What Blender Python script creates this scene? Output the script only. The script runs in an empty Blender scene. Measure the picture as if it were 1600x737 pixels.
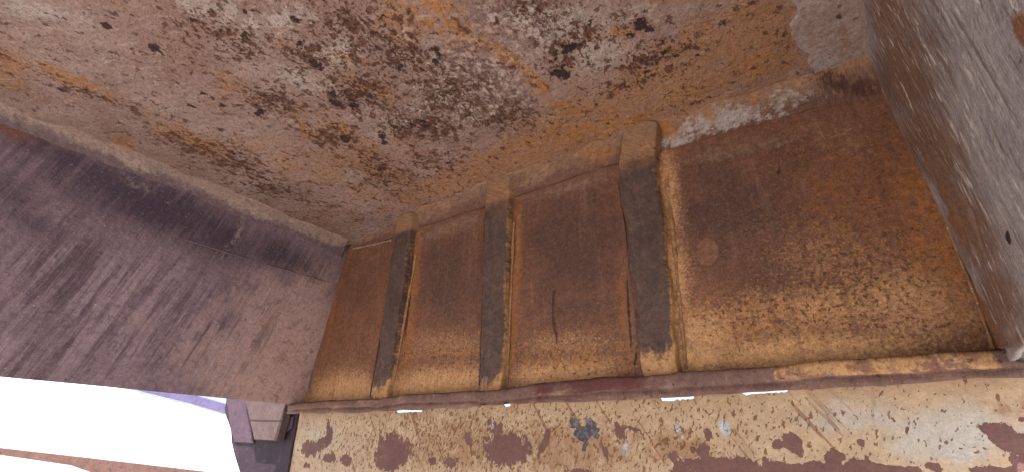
import bpy, math, random
import numpy as np
from mathutils import Vector, Matrix
R = math.radians
SC = bpy.context.scene
COL = SC.collection
random.seed(4); np.random.seed(4)

# ---------------------------------------------------------------- camera
W0, H0, FPX = 1600.0, 737.0, 745.0
EYE = np.array((0.0, 0.0, 1.55))
PITCH, YAW = 24.3, 35.2
cam_d = bpy.data.cameras.new('camera'); cam = bpy.data.objects.new('camera', cam_d); COL.objects.link(cam)
cam_d.sensor_fit = 'HORIZONTAL'; cam_d.sensor_width = 36.0; cam_d.lens = 36.0 * FPX / W0
cam_d.clip_start = 0.02; cam_d.clip_end = 3000
cam.location = EYE; cam.rotation_euler = (R(90 + PITCH), 0, R(YAW))
SC.camera = cam
# ---------------------------------------------------------------- sky, sun, exposure
SUN_EL, SUN_AZ = 62.0, 152.0            # azimuth: direction the light comes FROM, degrees from +Y clockwise
wd = bpy.data.worlds.new('World'); SC.world = wd; wd.use_nodes = True
wt = wd.node_tree
sky = wt.nodes.new('ShaderNodeTexSky'); sky.sky_type = 'NISHITA'; sky.sun_disc = False
sky.sun_elevation = R(SUN_EL); sky.sun_rotation = R(SUN_AZ); sky.dust_density = 3.0
wt.links.new(sky.outputs[0], wt.nodes['Background'].inputs[0]); wt.nodes['Background'].inputs[1].default_value = 0.12
sl = bpy.data.lights.new('sun', 'SUN'); sl.energy = 4.5; sl.angle = R(0.53); sl.color = (1.0, 0.965, 0.92)
so = bpy.data.objects.new('sun', sl); COL.objects.link(so)
sd = Vector((math.sin(R(SUN_AZ)) * math.cos(R(SUN_EL)), math.cos(R(SUN_AZ)) * math.cos(R(SUN_EL)), math.sin(R(SUN_EL))))
so.rotation_euler = sd.to_track_quat('Z', 'Y').to_euler(); so.location = sd * 20
SC.view_settings.view_transform = 'Standard'; SC.view_settings.look = 'None'
SC.view_settings.gamma = 1.0; SC.view_settings.use_curve_mapping = False
SC.view_settings.exposure = 1.62
SC.cycles.max_bounces = 6; SC.cycles.diffuse_bounces = 5; SC.cycles.glossy_bounces = 2; SC.cycles.use_denoising = True

# ---------------------------------------------------------------- measuring: where a line of sight meets a plane of the place
def rot():
    m = Matrix.Rotation(R(YAW), 3, 'Z') @ Matrix.Rotation(R(90 + PITCH), 3, 'X')
    return np.array(m)
RM = rot()
def ray(px, py):
    d = RM @ np.array(((px - W0 / 2) / FPX, -(py - H0 / 2) / FPX, -1.0))
    return d / np.linalg.norm(d)
def unit(v): return v / np.linalg.norm(v)
class Plane:
    """a plane of the place: origin, in-plane axes U, V in metres, normal N towards the room"""
    def __init__(s, o, u, hint):
        s.O = np.array(o, float); s.U = unit(np.array(u, float)); h = np.array(hint, float)
        s.V = unit(h - s.U * np.dot(h, s.U)); s.N = np.cross(s.U, s.V)
        if np.dot(EYE - s.O, s.N) < 0: s.N = -s.N
    def hit(s, px, py):
        d = ray(px, py); return EYE + d * (np.dot(s.O - EYE, s.N) / np.dot(d, s.N))
    def uv(s, p):
        q = p - s.O; return np.stack((q @ s.U, q @ s.V), -1)
    def shift(s, k):
        return Plane(s.O + s.N * k, s.U, s.V)

ZC = 2.55
CEIL = Plane((0, 0, ZC), (1, 0, 0), (0, 1, 0))
C1 = CEIL.hit(545, 383); C2 = CEIL.hit(1362, 98)
BACK = Plane(C1, C2 - C1, (0, 0, 1))
CEIL = Plane(C1, BACK.U, -BACK.N)
LC = CEIL.hit(0, 172)                               # ceiling / left plate edge, near the mouth
B1 = BACK.hit(474, 628); B2 = BACK.hit(1563, 545)
LEFT = Plane(C1, LC - C1, B1 - C1)
RC = CEIL.hit(1347, 0)
RIGHT = Plane(C2, RC - C2, B2 - C2)
UB = BACK.U; NB = BACK.N; UP = np.array((0, 0, 1.0))

# ---------------------------------------------------------------- numpy noise
def vnoise(u, v, f, seed, fv=None):
    fv = fv or f
    rg = np.random.RandomState(seed); T = rg.rand(128, 128)
    x = u * f + 37.3; y = v * fv + 11.7
    xi = np.floor(x).astype(int); yi = np.floor(y).astype(int); a = x - xi; b = y - yi
    a = a * a * (3 - 2 * a); b = b * b * (3 - 2 * b)
    g = lambda i, j: T[(xi + i) % 128, (yi + j) % 128]
    return (g(0, 0) * (1 - a) + g(1, 0) * a) * (1 - b) + (g(0, 1) * (1 - a) + g(1, 1) * a) * b - .5
def fbm(u, v, f, seed, o=4, fv=None):
    r = 0; a = 1.0; fv = fv or f
    for k in range(o):
        r = r + a * vnoise(u, v, f * 2 ** k, seed + k, fv * 2 ** k); a *= .5
    return r
def sst(x, a, b):
    t = np.clip((x - a) / (b - a), 0, 1); return t * t * (3 - 2 * t)

def blobs(pl, uv, items, power=2.0):
    """stain patches: (x, y, rx, ry, tilt, strength), measured on the photograph, laid on the plane as ellipses in metres"""
    out = np.zeros(len(uv))
    for it in items:
        x, y, rx, ry, an, st = it
        c, s = math.cos(R(an)), math.sin(R(an))
        p0 = pl.uv(pl.hit(x, y)); e = 2.0
        a = (pl.uv(pl.hit(x + e * c, y + e * s)) - p0) / e * rx
        b = (pl.uv(pl.hit(x - e * s, y + e * c)) - p0) / e * ry
        J = np.linalg.inv(np.stack((a, b), 1))
        q = (uv - p0) @ J.T
        r2 = (q ** 2).sum(1)
        out = np.maximum(out, st * np.exp(-0.7 * r2 ** (power / 2)))
    return out

# ---------------------------------------------------------------- node helpers
SATN = .94          # steel and rust are greyer than they look once light has bounced between warm plates
def lin(c):
    r = []
    g = .30 * c[0] + .55 * c[1] + .15 * c[2]
    c = [g + (x - g) * SATN for x in c]
    c = [c[0], c[1], c[2]]
    for x in c:
        x = x / 255.0; r.append(x / 12.92 if x <= .04045 else ((x + .055) / 1.055) ** 2.4)
    return (*r, 1.0)
class Mat:
    def __init__(s, name):
        s.m = bpy.data.materials.new(name); s.m.use_nodes = True; s.t = s.m.node_tree
        s.bs = s.t.nodes['Principled BSDF']; s.bs.inputs['Specular IOR Level'].default_value = .35
        s._uv = None
    def put(s, sock, v):
        if isinstance(v, bpy.types.NodeSocket): s.t.links.new(v, sock)
        else: sock.default_value = v
    def uv(s):
        if s._uv is None: s._uv = s.attr('surf', 'Vector')
        return s._uv
    def attr(s, name, out='Fac'):
        n = s.t.nodes.new('ShaderNodeAttribute'); n.attribute_name = name; return n.outputs[out]
    def mth(s, op, a, b=0.0, clamp=False):
        n = s.t.nodes.new('ShaderNodeMath'); n.operation = op; n.use_clamp = clamp
        s.put(n.inputs[0], a); s.put(n.inputs[1], b); return n.outputs[0]
    def add(s, *xs):
        r = xs[0]
        for x in xs[1:]: r = s.mth('ADD', r, x)
        return r
    def mul(s, *xs):
        r = xs[0]
        for x in xs[1:]: r = s.mth('MULTIPLY', r, x)
        return r
    def inv(s, x): return s.mth('SUBTRACT', 1.0, x)
    def vec(s, sx=1, sy=1, off=0.0, rot=0.0):
        n = s.t.nodes.new('ShaderNodeMapping'); s.put(n.inputs[0], s.uv())
        n.inputs[1].default_value = (off, off * .7, off * .3); n.inputs[2].default_value = (0, 0, R(rot))
        n.inputs[3].default_value = (sx, sy, 1)
        if rot:                                     # rotate first, then stretch
            n.inputs[3].default_value = (1, 1, 1)
            k = s.t.nodes.new('ShaderNodeVectorMath'); k.operation = 'MULTIPLY'
            s.put(k.inputs[0], n.outputs[0]); k.inputs[1].default_value = (sx, sy, 1); return k.outputs[0]
        return n.outputs[0]
    def noise(s, scale, sx=1, sy=1, off=0.0, detail=5, rough=.6, dist=0.0, rot=0.0):
        n = s.t.nodes.new('ShaderNodeTexNoise'); s.put(n.inputs['Vector'], s.vec(sx, sy, off, rot))
        n.inputs['Scale'].default_value = scale; n.inputs['Detail'].default_value = detail
        n.inputs['Roughness'].default_value = rough; n.inputs['Distortion'].default_value = dist
        return n.outputs[0]
    def vor(s, scale, sx=1, sy=1, off=0.0, rand=1.0, feat='F1'):
        n = s.t.nodes.new('ShaderNodeTexVoronoi'); s.put(n.inputs['Vector'], s.vec(sx, sy, off)); n.feature = feat
        n.inputs['Scale'].default_value = scale; n.inputs['Randomness'].default_value = rand
        return n.outputs['Distance']
    def ss(s, x, lo, hi, a=0.0, b=1.0):
        n = s.t.nodes.new('ShaderNodeMapRange'); n.interpolation_type = 'SMOOTHSTEP'
        s.put(n.inputs[0], x); n.inputs[1].default_value = lo; n.inputs[2].default_value = hi
        n.inputs[3].default_value = a; n.inputs[4].default_value = b; return n.outputs[0]
    def mix(s, f, a, b, mode='MIX'):
        n = s.t.nodes.new('ShaderNodeMix'); n.data_type = 'RGBA'; n.blend_type = mode
        s.put(n.inputs[0], f); s.put(n.inputs[6], a if isinstance(a, bpy.types.NodeSocket) else lin(a))
        s.put(n.inputs[7], b if isinstance(b, bpy.types.NodeSocket) else lin(b)); return n.outputs[2]
    def grain(s, col, amt=.35, scale=160):
        """fine tonal grain: multiplies the colour by noise around 1"""
        g = s.mul(s.ss(s.noise(scale, off=9.1, detail=3, rough=.75), .28, .72, 1 - amt, 1 + amt), s.ss(s.noise(scale * .3, off=19.1, detail=4, rough=.75), .28, .72, 1 - amt, 1 + amt))
        n = s.t.nodes.new('ShaderNodeMix'); n.data_type = 'RGBA'; n.blend_type = 'MULTIPLY'; n.inputs[0].default_value = 1
        cc = s.t.nodes.new('ShaderNodeCombineColor')
        for i in range(3): s.put(cc.inputs[i], g)
        s.put(n.inputs[6], col); s.put(n.inputs[7], cc.outputs[0]); return n.outputs[2]
    def done(s, col, height=None, rough=.8, dist=.004, strength=1.0, metallic=0.0):
        s.put(s.bs.inputs['Base Color'], col if isinstance(col, bpy.types.NodeSocket) else lin(col))
        s.put(s.bs.inputs['Roughness'], rough); s.put(s.bs.inputs['Metallic'], metallic)
        if height is not None:
            b = s.t.nodes.new('ShaderNodeBump'); b.inputs['Distance'].default_value = dist; b.inputs['Strength'].default_value = strength
            s.put(b.inputs['Height'], height); s.t.links.new(b.outputs[0], s.bs.inputs['Normal'])
        return s.m

# ---------------------------------------------------------------- mesh helpers
def mesh_obj(name, verts, faces, mat, parent=None, surf=None, attrs=None, smooth=True):
    me = bpy.data.meshes.new(name)
    me.from_pydata([tuple(map(float, v)) for v in verts], [], faces) if not isinstance(faces, np.ndarray) else fast(me, verts, faces)
    me.update()
    if surf is None: surf = np.array(verts)
    put_attr(me, 'surf', surf)
    for k, v in (attrs or {}).items(): put_attr(me, k, v)
    if smooth: me.polygons.foreach_set('use_smooth', np.ones(len(me.polygons), bool))
    o = bpy.data.objects.new(name, me); COL.objects.link(o)
    if mat: me.materials.append(mat)
    if parent: o.parent = parent
    return o
def fast(me, verts, quads):
    v = np.asarray(verts, np.float32); q = np.asarray(quads, np.int32)
    me.vertices.add(len(v)); me.vertices.foreach_set('co', v.ravel())
    me.loops.add(q.size); me.loops.foreach_set('vertex_index', q.ravel())
    me.polygons.add(len(q)); me.polygons.foreach_set('loop_start', np.arange(len(q), dtype=np.int32) * 4)
    me.update(calc_edges=True)
def put_attr(me, name, val):
    val = np.asarray(val, np.float32)
    if val.ndim == 1:
        a = me.attributes.new(name, 'FLOAT', 'POINT'); a.data.foreach_set('value', val)
    else:
        if val.shape[1] == 2: val = np.concatenate((val, np.zeros((len(val), 1), np.float32)), 1)
        a = me.attributes.new(name, 'FLOAT_VECTOR', 'POINT'); a.data.foreach_set('vector', val.ravel())
def gridfaces(nu, nv):
    i = np.arange(nu - 1)[:, None] * nv + np.arange(nv - 1)[None, :]
    i = i.ravel(); return np.stack((i, i + nv, i + nv + 1, i + 1), 1)
def orient(me_verts, faces, N):
    a, b, c, _ = (me_verts[faces[:, k]] for k in range(4))
    n = np.cross(b - a, c - a).sum(0)
    return faces if np.dot(n, N) > 0 else faces[:, ::-1].copy()
def sheet(name, pl, c, step, mat, parent, attrs=None, disp=None, thick=.008, edge=None):
    """steel sheet: planar quad c = (p00, p10, p11, p01), dented, with real thickness away from the room"""
    p00, p10, p11, p01 = [np.array(x) for x in c]
    nu = int(max(np.linalg.norm(p10 - p00), np.linalg.norm(p11 - p01)) / step) + 2
    nv = int(max(np.linalg.norm(p01 - p00), np.linalg.norm(p11 - p10)) / step) + 2
    S, T = np.meshgrid(np.linspace(0, 1, nu), np.linspace(0, 1, nv), indexing='ij')
    S = S.ravel()[:, None]; T = T.ravel()[:, None]
    P = (p00 * (1 - S) + p10 * S) * (1 - T) + (p01 * (1 - S) + p11 * S) * T
    if edge is not None: P = P + edge(S[:, 0], T[:, 0], pl.uv(P))
    uv = pl.uv(P)
    A = {k: (f(uv) if callable(f) else f) for k, f in (attrs or {}).items()}
    Q = P.copy()
    if disp is not None: Q = P + pl.N[None] * disp(uv, A)[:, None]
    F = orient(Q, gridfaces(nu, nv), pl.N)
    o = mesh_obj(name, Q, F, mat, parent, uv, A)
    if thick:
        md = o.modifiers.new('thickness', 'SOLIDIFY'); md.thickness = thick; md.offset = -1
    return o
def sweep(name, rings, mat, parent, surf=None, attrs=None, N=None, smooth=True, caps=False):
    """rings: (n, m, 3) points, m-point section carried along n stations"""
    rings = np.asarray(rings, float); n, m, _ = rings.shape
    V = rings.reshape(-1, 3); F = gridfaces(n, m)
    if N is not None: F = orient(V, F, N)
    if surf is None:
        d1 = np.concatenate(([0], np.cumsum(np.linalg.norm(np.diff(rings[:, m // 2], axis=0), axis=1))))
        d2 = np.concatenate(([0], np.cumsum(np.linalg.norm(np.diff(rings[n // 2], axis=0), axis=1))))
        surf = np.stack(np.meshgrid(d1, d2, indexing='ij'), -1).reshape(-1, 2)
    o = mesh_obj(name, V, F, mat, parent, surf, attrs, smooth)
    return o
def bead(name, pts, r, mat, parent, seed=0):
    """a weld bead: lumpy half-round run along a line"""
    pts = np.asarray(pts, float); L = np.linalg.norm(pts[-1] - pts[0]); n = max(8, int(L / .008))
    seg = np.linspace(0, len(pts) - 1, n); i = np.minimum(seg.astype(int), len(pts) - 2); f = (seg - i)[:, None]
    P = pts[i] * (1 - f) + pts[i + 1] * f
    d = unit(pts[-1] - pts[0]); a = unit(np.cross(d, (.3, .5, .81))); b = np.cross(d, a)
    rg = np.random.RandomState(seed)
    t = np.linspace(0, L, n)
    rr = r * (1 + .9 * fbm(t, t * 0, 22, seed, 3) + .25 * np.sin(t * 2 * math.pi / .02))
    th = np.linspace(0, 2 * math.pi, 8)
    rings = P[:, None] + rr[:, None, None] * (np.cos(th)[None, :, None] * a + np.sin(th)[None, :, None] * b)
    rings += (np.stack((fbm(t, t * 0, 9, seed + 7, 3),) * 3, 1) * .006)[:, None] * a
    return sweep(name, rings, mat, parent)
def empty(name, loc):
    o = bpy.data.objects.new(name, None); COL.objects.link(o); o.location = loc; o.empty_display_size = .1
    return o
def tag(o, label=None, cat=None, group=None, kind=None):
    for k, v in (('label', label), ('category', cat), ('group', group), ('kind', kind)):
        if v: o[k] = v
    return o
def box(name, lo, hi, mat, parent=None, bev=.004):
    x0, y0, z0 = lo; x1, y1, z1 = hi
    v = [(x, y, z) for x in (x0, x1) for y in (y0, y1) for z in (z0, z1)]
    f = [(0, 1, 3, 2), (4, 6, 7, 5), (0, 4, 5, 1), (2, 3, 7, 6), (0, 2, 6, 4), (1, 5, 7, 3)]
    o = mesh_obj(name, v, f, mat, parent, smooth=False)
    if bev: m = o.modifiers.new('bevel', 'BEVEL'); m.width = bev; m.segments = 2
    return o
def prism(name, outline, depth_vec, mat, parent=None, bev=.003):
    """a plate cut to an outline, with real thickness"""
    a = [np.array(p) for p in outline]; n = len(a); b = [p + depth_vec for p in a]
    f = [tuple(range(n)), tuple(range(2 * n - 1, n - 1, -1))] + [(i, i + n, (i + 1) % n + n, (i + 1) % n) for i in range(n)]
    o = mesh_obj(name, a + b, f, mat, parent, smooth=False)
    import bmesh
    bm = bmesh.new(); bm.from_mesh(o.data); bmesh.ops.recalc_face_normals(bm, faces=bm.faces); bm.to_mesh(o.data); bm.free()
    if bev: m = o.modifiers.new('bevel', 'BEVEL'); m.width = bev; m.segments = 2
    return o

# ================================================================ materials
def mat_ceiling():
    m = Mat('rusted_ceiling_steel')
    c5 = lambda x, k: m.mul(m.mth('SUBTRACT', x, .5), k)
    big = m.noise(2.2, detail=3, dist=.6); mid = m.noise(9, off=3, detail=5, rough=.68); fine = m.noise(48, off=5, detail=5, rough=.72)
    drag = m.noise(30, sx=.4, sy=1, off=2, detail=4, rough=.65, rot=-28)         # scoured along the depth of the plate
    col = m.mix(m.ss(m.add(big, m.mul(mid, .6)), .55, 1.0), (153, 128, 117), (132, 102, 88))
    col = m.mix(m.mul(m.ss(drag, .5, .68), .35), col, (118, 88, 76))
    grey = m.add(m.attr('grey'), c5(mid, 1.6), c5(fine, 2.0), c5(drag, 1.0))
    col = m.mix(m.ss(grey, .42, .85, 0, .8), col, (166, 151, 140))
    tan = m.add(m.attr('tan'), c5(mid, 1.4), c5(fine, .7))
    col = m.mix(m.ss(tan, .1, .8, 0, .92), col, (150, 106, 72))
    ora = m.add(m.attr('orange'), c5(mid, 2.6), c5(fine, 2.2), c5(drag, .8))
    col = m.mix(m.ss(ora, .25, 1.15, 0, .95), col, (158, 104, 46))
    fl = m.noise(58, sx=1, sy=.75, off=11, detail=5, rough=.7, dist=.2)
    mot = m.add(m.attr('mottle'), c5(mid, 1.5))
    col = m.mix(m.mul(m.ss(fl, .49, .54), m.ss(mot, .2, .7)), col, (110, 82, 76))
    col = m.mix(m.mul(m.ss(fl, .46, .40), m.ss(mot, .2, .7), .7), col, (176, 158, 146))
    sc2 = m.noise(60, sx=.18, sy=1, off=67, detail=4, rough=.7, rot=-28)
    col = m.mix(m.mul(m.ss(m.add(m.mul(sc2, .8), m.mul(mid, .3)), .59, .69), .3), col, (176, 160, 148))
    f1 = m.noise(46, sx=1, sy=.72, off=21, detail=5, rough=.68, dist=.15)
    f2 = m.noise(120, sx=1, sy=.75, off=27, detail=4, rough=.62)
    den = m.add(m.attr('fleck'), c5(mid, 1.2), .10)
    k1 = m.ss(m.add(f1, m.mul(den, .13)), .615, .655)
    k2 = m.ss(m.add(f2, m.mul(den, .14)), .65, .69)
    halo = m.ss(m.add(f1, m.mul(den, .13)), .55, .65)
    col = m.mix(m.mul(halo, m.ss(den, .3, .9), .5), col, (140, 98, 62))
    col = m.mix(m.mul(k1, .9), col, (98, 60, 42))
    col = m.mix(m.mul(k2, .92), col, (70, 43, 35))
    pit = m.add(m.attr('pit'), c5(m.noise(75, off=41, detail=4, rough=.65), 2.2), m.mul(m.ss(m.add(f1, m.mul(den, .11)), .655, .71), .5))
    pk = m.ss(pit, .52, .66)
    col = m.mix(pk, col, (56, 34, 31))
    sparkle = m.mul(m.ss(m.vor(75, off=3), .10, .05), m.ss(mid, .50, .60))  # pale dots painted in as tiny sparkles of light
    col = m.mix(m.mul(sparkle, .55), col, (192, 178, 168))
    col = m.grain(col, .20, 210)
    h = m.add(m.mul(k1, -.5), m.mul(pk, -1.0), m.mul(k2, -.4), m.mul(fine, 1.2), m.mul(mid, 1.0), m.mul(fl, .6))
    return m.done(col, h, m.ss(fine, .3, .7, .45, .85), dist=.009, strength=.9)

def mat_left():
    m = Mat('dark_streaked_steel')
    c5 = lambda x, k: m.mul(m.mth('SUBTRACT', x, .5), k)
    mid = m.noise(10, off=3, detail=5, rough=.68); fine = m.noise(70, off=5, detail=5, rough=.72)
    # runs of water and dust down the plate (V is downwards)
    s1 = m.noise(42, sx=1, sy=.04, off=2, detail=5, rough=.66, rot=14); s2 = m.noise(105, sx=1, sy=.05, off=7, detail=4, rough=.7, rot=14)
    s3 = m.noise(9, sx=1, sy=.14, off=17, detail=4, rough=.6, rot=14)
    st = m.add(m.mul(s1, .5), m.mul(s2, .5))
    runs = m.mul(m.attr('runs'), m.ss(m.noise(6, off=29, detail=4, rough=.65), .36, .62, .35, 1.0))
    col = m.mix(m.ss(m.add(mid, m.mul(fine, .5)), .5, 1.05), (104, 84, 92), (128, 107, 114))  # purple tint of lens flare near the opening, carried in the plate colour
    brn = m.add(m.attr('brown'), c5(mid, 1.0), c5(s2, .8))
    col = m.mix(m.ss(brn, .1, .9), col, (168, 138, 130))
    col = m.mix(m.mul(m.ss(m.add(st, c5(s3, .5)), .50, .60), m.ss(runs, .1, .7), .6), col, (154, 132, 134))
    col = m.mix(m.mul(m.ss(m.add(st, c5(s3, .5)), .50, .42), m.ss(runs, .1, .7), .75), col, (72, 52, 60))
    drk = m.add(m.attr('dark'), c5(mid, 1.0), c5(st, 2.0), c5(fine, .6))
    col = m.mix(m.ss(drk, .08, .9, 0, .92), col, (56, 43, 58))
    col = m.mix(m.ss(m.add(m.attr('rust'), c5(mid, 1.2), c5(fine, .6)), .3, .9), col, (108, 68, 54))
    col = m.mix(m.ss(m.add(m.attr('pale'), c5(m.noise(60, off=61, detail=4), 1.8), c5(s2, 1.2)), .40, 1.0, 0, .6), col, (152, 132, 128))
    col = m.mix(m.mul(m.ss(fine, .56, .70), .5), col, (146, 124, 120))
    col = m.mix(m.mul(m.ss(m.noise(34, off=77, detail=5, rough=.7), .53, .66), .45), col, (82, 62, 62))
    col = m.mix(m.ss(m.vor(26, off=13), .045, .025, 0, .8), col, (205, 196, 196))
    col = m.mix(m.mul(m.ss(m.noise(40, sx=1, sy=.5, off=71, detail=4), .64, .70), .6), col, (74, 52, 50))
    col = m.grain(col, .17, 230)
    h = m.add(m.mul(fine, 1.0), m.mul(mid, .9), m.mul(st, 1.2))
    return m.done(col, h, m.ss(mid, .3, .7, .42, .75), dist=.004, strength=.9)

def mat_back():
    m = Mat('ochre_brown_rusted_steel')
    mid = m.noise(9, off=3, detail=4, rough=.65); fine = m.noise(55, off=5, detail=4, rough=.72); vf = m.noise(130, off=15, detail=4, rough=.75)
    s1 = m.noise(30, sx=1, sy=.08, off=2, detail=5, rough=.6)
    col = m.mix(m.ss(m.add(mid, m.mul(fine, .7)), .6, 1.1), (118, 78, 58), (94, 62, 46))
    dst = m.add(m.attr('dusk'), m.mul(m.mth('SUBTRACT', mid, .5), .7))
    col = m.mix(m.ss(dst, .2, 1.0, 0, .9), col, (82, 57, 49))
    # ochre paint still showing towards the foot, spotted through with rust
    och = m.add(m.attr('ochre'), m.mul(m.mth('SUBTRACT', mid, .5), .6), m.mul(m.mth('SUBTRACT', fine, .5), 1.1), m.mul(m.mth('SUBTRACT', vf, .5), 1.7))
    col = m.mix(m.ss(och, .12, 1.1, 0, .95), col, (192, 146, 98))
    ora = m.add(m.attr('orange'), m.mul(m.mth('SUBTRACT', fine, .5), 2.2), m.mul(m.mth('SUBTRACT', mid, .5), .8))
    col = m.mix(m.ss(ora, .24, 1.05, 0, .85), col, (144, 90, 46))
    sp = m.ss(m.add(m.noise(80, sx=1, sy=.85, off=33, detail=5, rough=.7), m.mul(m.attr('spot'), .11)), .62, .70)
    col = m.mix(m.mul(sp, .85), col, (92, 54, 34))
    col = m.mix(m.mul(m.ss(m.noise(90, off=36, detail=4), .68, .73), m.ss(m.attr('spot'), 0, .6), .7), col, (70, 42, 30))
    pale = m.add(m.attr('pale'), m.mul(m.mth('SUBTRACT', fine, .5), 1.6), m.mul(m.mth('SUBTRACT', mid, .5), .6))
    col = m.mix(m.ss(pale, .15, 1.0, 0, .8), col, (142, 118, 100))
    col = m.mix(m.ss(m.add(m.attr('disc'), m.mul(m.mth('SUBTRACT', fine, .5), .5)), .4, .6, 0, .6), col, (132, 92, 68))
    col = m.mix(m.mul(m.ss(s1, .56, .68), .35), col, (78, 50, 38))
    col = m.mix(m.mul(m.ss(s1, .44, .34), .22), col, (140, 106, 84))
    col = m.mix(m.mul(m.ss(vf, .58, .68), .35), col, (140, 104, 76))
    col = m.mix(m.ss(m.add(m.attr('drip'), m.mul(m.mth('SUBTRACT', fine, .5), .9)), .45, .65, 0, .9), col, (56, 36, 32))
    col = m.grain(col, .26, 230)
    h = m.add(m.mul(fine, 1.0), m.mul(mid, .8), m.mul(sp, -.4), m.mul(vf, .5))
    return m.done(col, h, m.ss(fine, .3, .7, .7, .95), dist=.003, strength=.7)

def mat_right():
    m = Mat('scoured_grey_steel')
    c5 = lambda x, k: m.mul(m.mth('SUBTRACT', x, .5), k)
    mid = m.noise(8, off=3, detail=5, rough=.68); fine = m.noise(60, off=5, detail=5, rough=.72)
    s1 = m.noise(30, sx=1, sy=.16, off=2, detail=5, rough=.66, dist=.2); s2 = m.noise(75, sx=1, sy=.16, off=7, detail=5, rough=.7)
    col = m.mix(m.ss(m.add(mid, m.mul(fine, .5)), .5, 1.05), (144, 135, 134), (168, 159, 157))
    col = m.mix(m.ss(m.add(m.attr('dark'), c5(s1, 2.2), c5(s2, 1.4), c5(mid, .8)), .35, .90, 0, .85), col, (94, 74, 68))
    col = m.mix(m.mul(m.ss(m.add(m.mul(s1, .5), m.mul(s2, .5)), .47, .39), .7), col, (92, 76, 72))
    col = m.mix(m.ss(m.add(m.attr('brown'), c5(s1, 1.2), c5(s2, 1.0)), .30, .95, 0, .92), col, (116, 82, 62))
    col = m.mix(m.ss(m.add(m.attr('rust'), c5(mid, 1.2), c5(fine, .8)), .4, .8), col, (128, 84, 58))
    col = m.mix(m.mul(m.ss(s2, .54, .66), .6), col, (178, 166, 158))
    col = m.mix(m.mul(m.ss(m.noise(52, sx=1, sy=.3, off=44, detail=4), .595, .65), .8), col, (200, 188, 178))
    col = m.mix(m.mul(m.ss(m.vor(40, sy=.6, off=13), .12, .07), m.ss(mid, .42, .6), .75), col, (206, 194, 188))
    col = m.mix(m.ss(m.add(m.attr('hole'), c5(fine, 1.0)), .45, .6), col, (38, 28, 28))
    col = m.grain(col, .17, 220)
    h = m.add(m.mul(fine, 1.0), m.mul(mid, .9), m.mul(s1, 1.4), m.mul(s2, .9))
    return m.done(col, h, m.ss(s2, .35, .65, .75, .4), dist=.008, strength=1.0)

def mat_strip(name, c1, c2, c3, top=None, low=None):
    m = Mat(name)
    mid = m.noise(10, off=3, detail=4, rough=.65); fine = m.noise(60, off=5, detail=5, rough=.7)
    l = m.noise(40, sx=.12, sy=1, off=2, detail=5)
    col = m.mix(m.ss(m.add(mid, m.mul(fine, .4)), .45, .95), c1, c2)
    col = m.mix(m.mul(m.ss(l, .52, .7), .6), col, c3)
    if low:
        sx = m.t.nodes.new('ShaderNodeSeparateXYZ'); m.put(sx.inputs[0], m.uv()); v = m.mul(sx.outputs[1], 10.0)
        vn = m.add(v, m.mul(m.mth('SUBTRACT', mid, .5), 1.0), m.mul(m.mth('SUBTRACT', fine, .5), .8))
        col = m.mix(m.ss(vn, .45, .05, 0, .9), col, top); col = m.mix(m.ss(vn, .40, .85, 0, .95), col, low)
    col = m.mix(m.ss(m.add(m.attr('pale'), m.mul(m.mth('SUBTRACT', fine, .5), 2.0), m.mul(m.mth('SUBTRACT', mid, .5), 1.0)), .55, .85, 0, .85), col, (152, 140, 132))
    col = m.mix(m.ss(m.add(m.attr('orange'), m.mul(m.mth('SUBTRACT', fine, .5), 1.6), m.mul(m.mth('SUBTRACT', mid, .5), 1.0)), .45, .95, 0, .85), col, (144, 92, 44))
    col = m.mix(m.ss(m.add(m.attr('dark'), m.mul(m.mth('SUBTRACT', fine, .5), 1.4)), .4, .8, 0, .9), col, (72, 44, 34))
    col = m.mix(m.mul(m.ss(m.noise(48, off=33, detail=5), .64, .70), .7), col, (88, 56, 42))
    col = m.grain(col, .25, 220)
    return m.done(col, m.add(m.mul(fine, 1), m.mul(mid, .9)), .82, dist=.005, strength=.8)

def mat_rib():
    m = Mat('rib_worn_dark_steel')
    mid = m.noise(12, off=3, detail=4, rough=.65); fine = m.noise(60, off=5, detail=5, rough=.7); s1 = m.noise(45, sx=1, sy=.08, off=2, detail=5)
    col = m.mix(m.ss(m.add(mid, m.mul(fine, .4)), .45, .95), (72, 55, 50), (90, 70, 62))
    col = m.mix(m.mul(m.ss(s1, .56, .68), .6), col, (64, 50, 48))
    col = m.mix(m.ss(m.add(m.attr('ochre'), m.mul(m.mth('SUBTRACT', fine, .5), 1.3), m.mul(m.mth('SUBTRACT', s1, .5), 1.2)), .30, .78), col, (172, 130, 84))
    col = m.mix(m.ss(m.add(m.attr('top'), m.mul(m.mth('SUBTRACT', mid, .5), 1.2)), .3, .9), col, (122, 88, 62))
    col = m.mix(m.mul(m.ss(m.noise(20, off=83, detail=5, rough=.7), .54, .66), .6), col, (108, 76, 58))
    col = m.mix(m.ss(m.add(m.attr('orange'), m.mul(m.mth('SUBTRACT', fine, .5), 2.2)), .5, 1.0, 0, .8), col, (152, 104, 50))
    col = m.mix(m.mul(m.ss(m.noise(52, off=33, detail=5), .635, .69), .8), col, (70, 46, 36))
    col = m.grain(col, .25, 230)
    return m.done(col, m.add(m.mul(fine, 1), m.mul(mid, .7)), .78, dist=.003, strength=.7)

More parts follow.
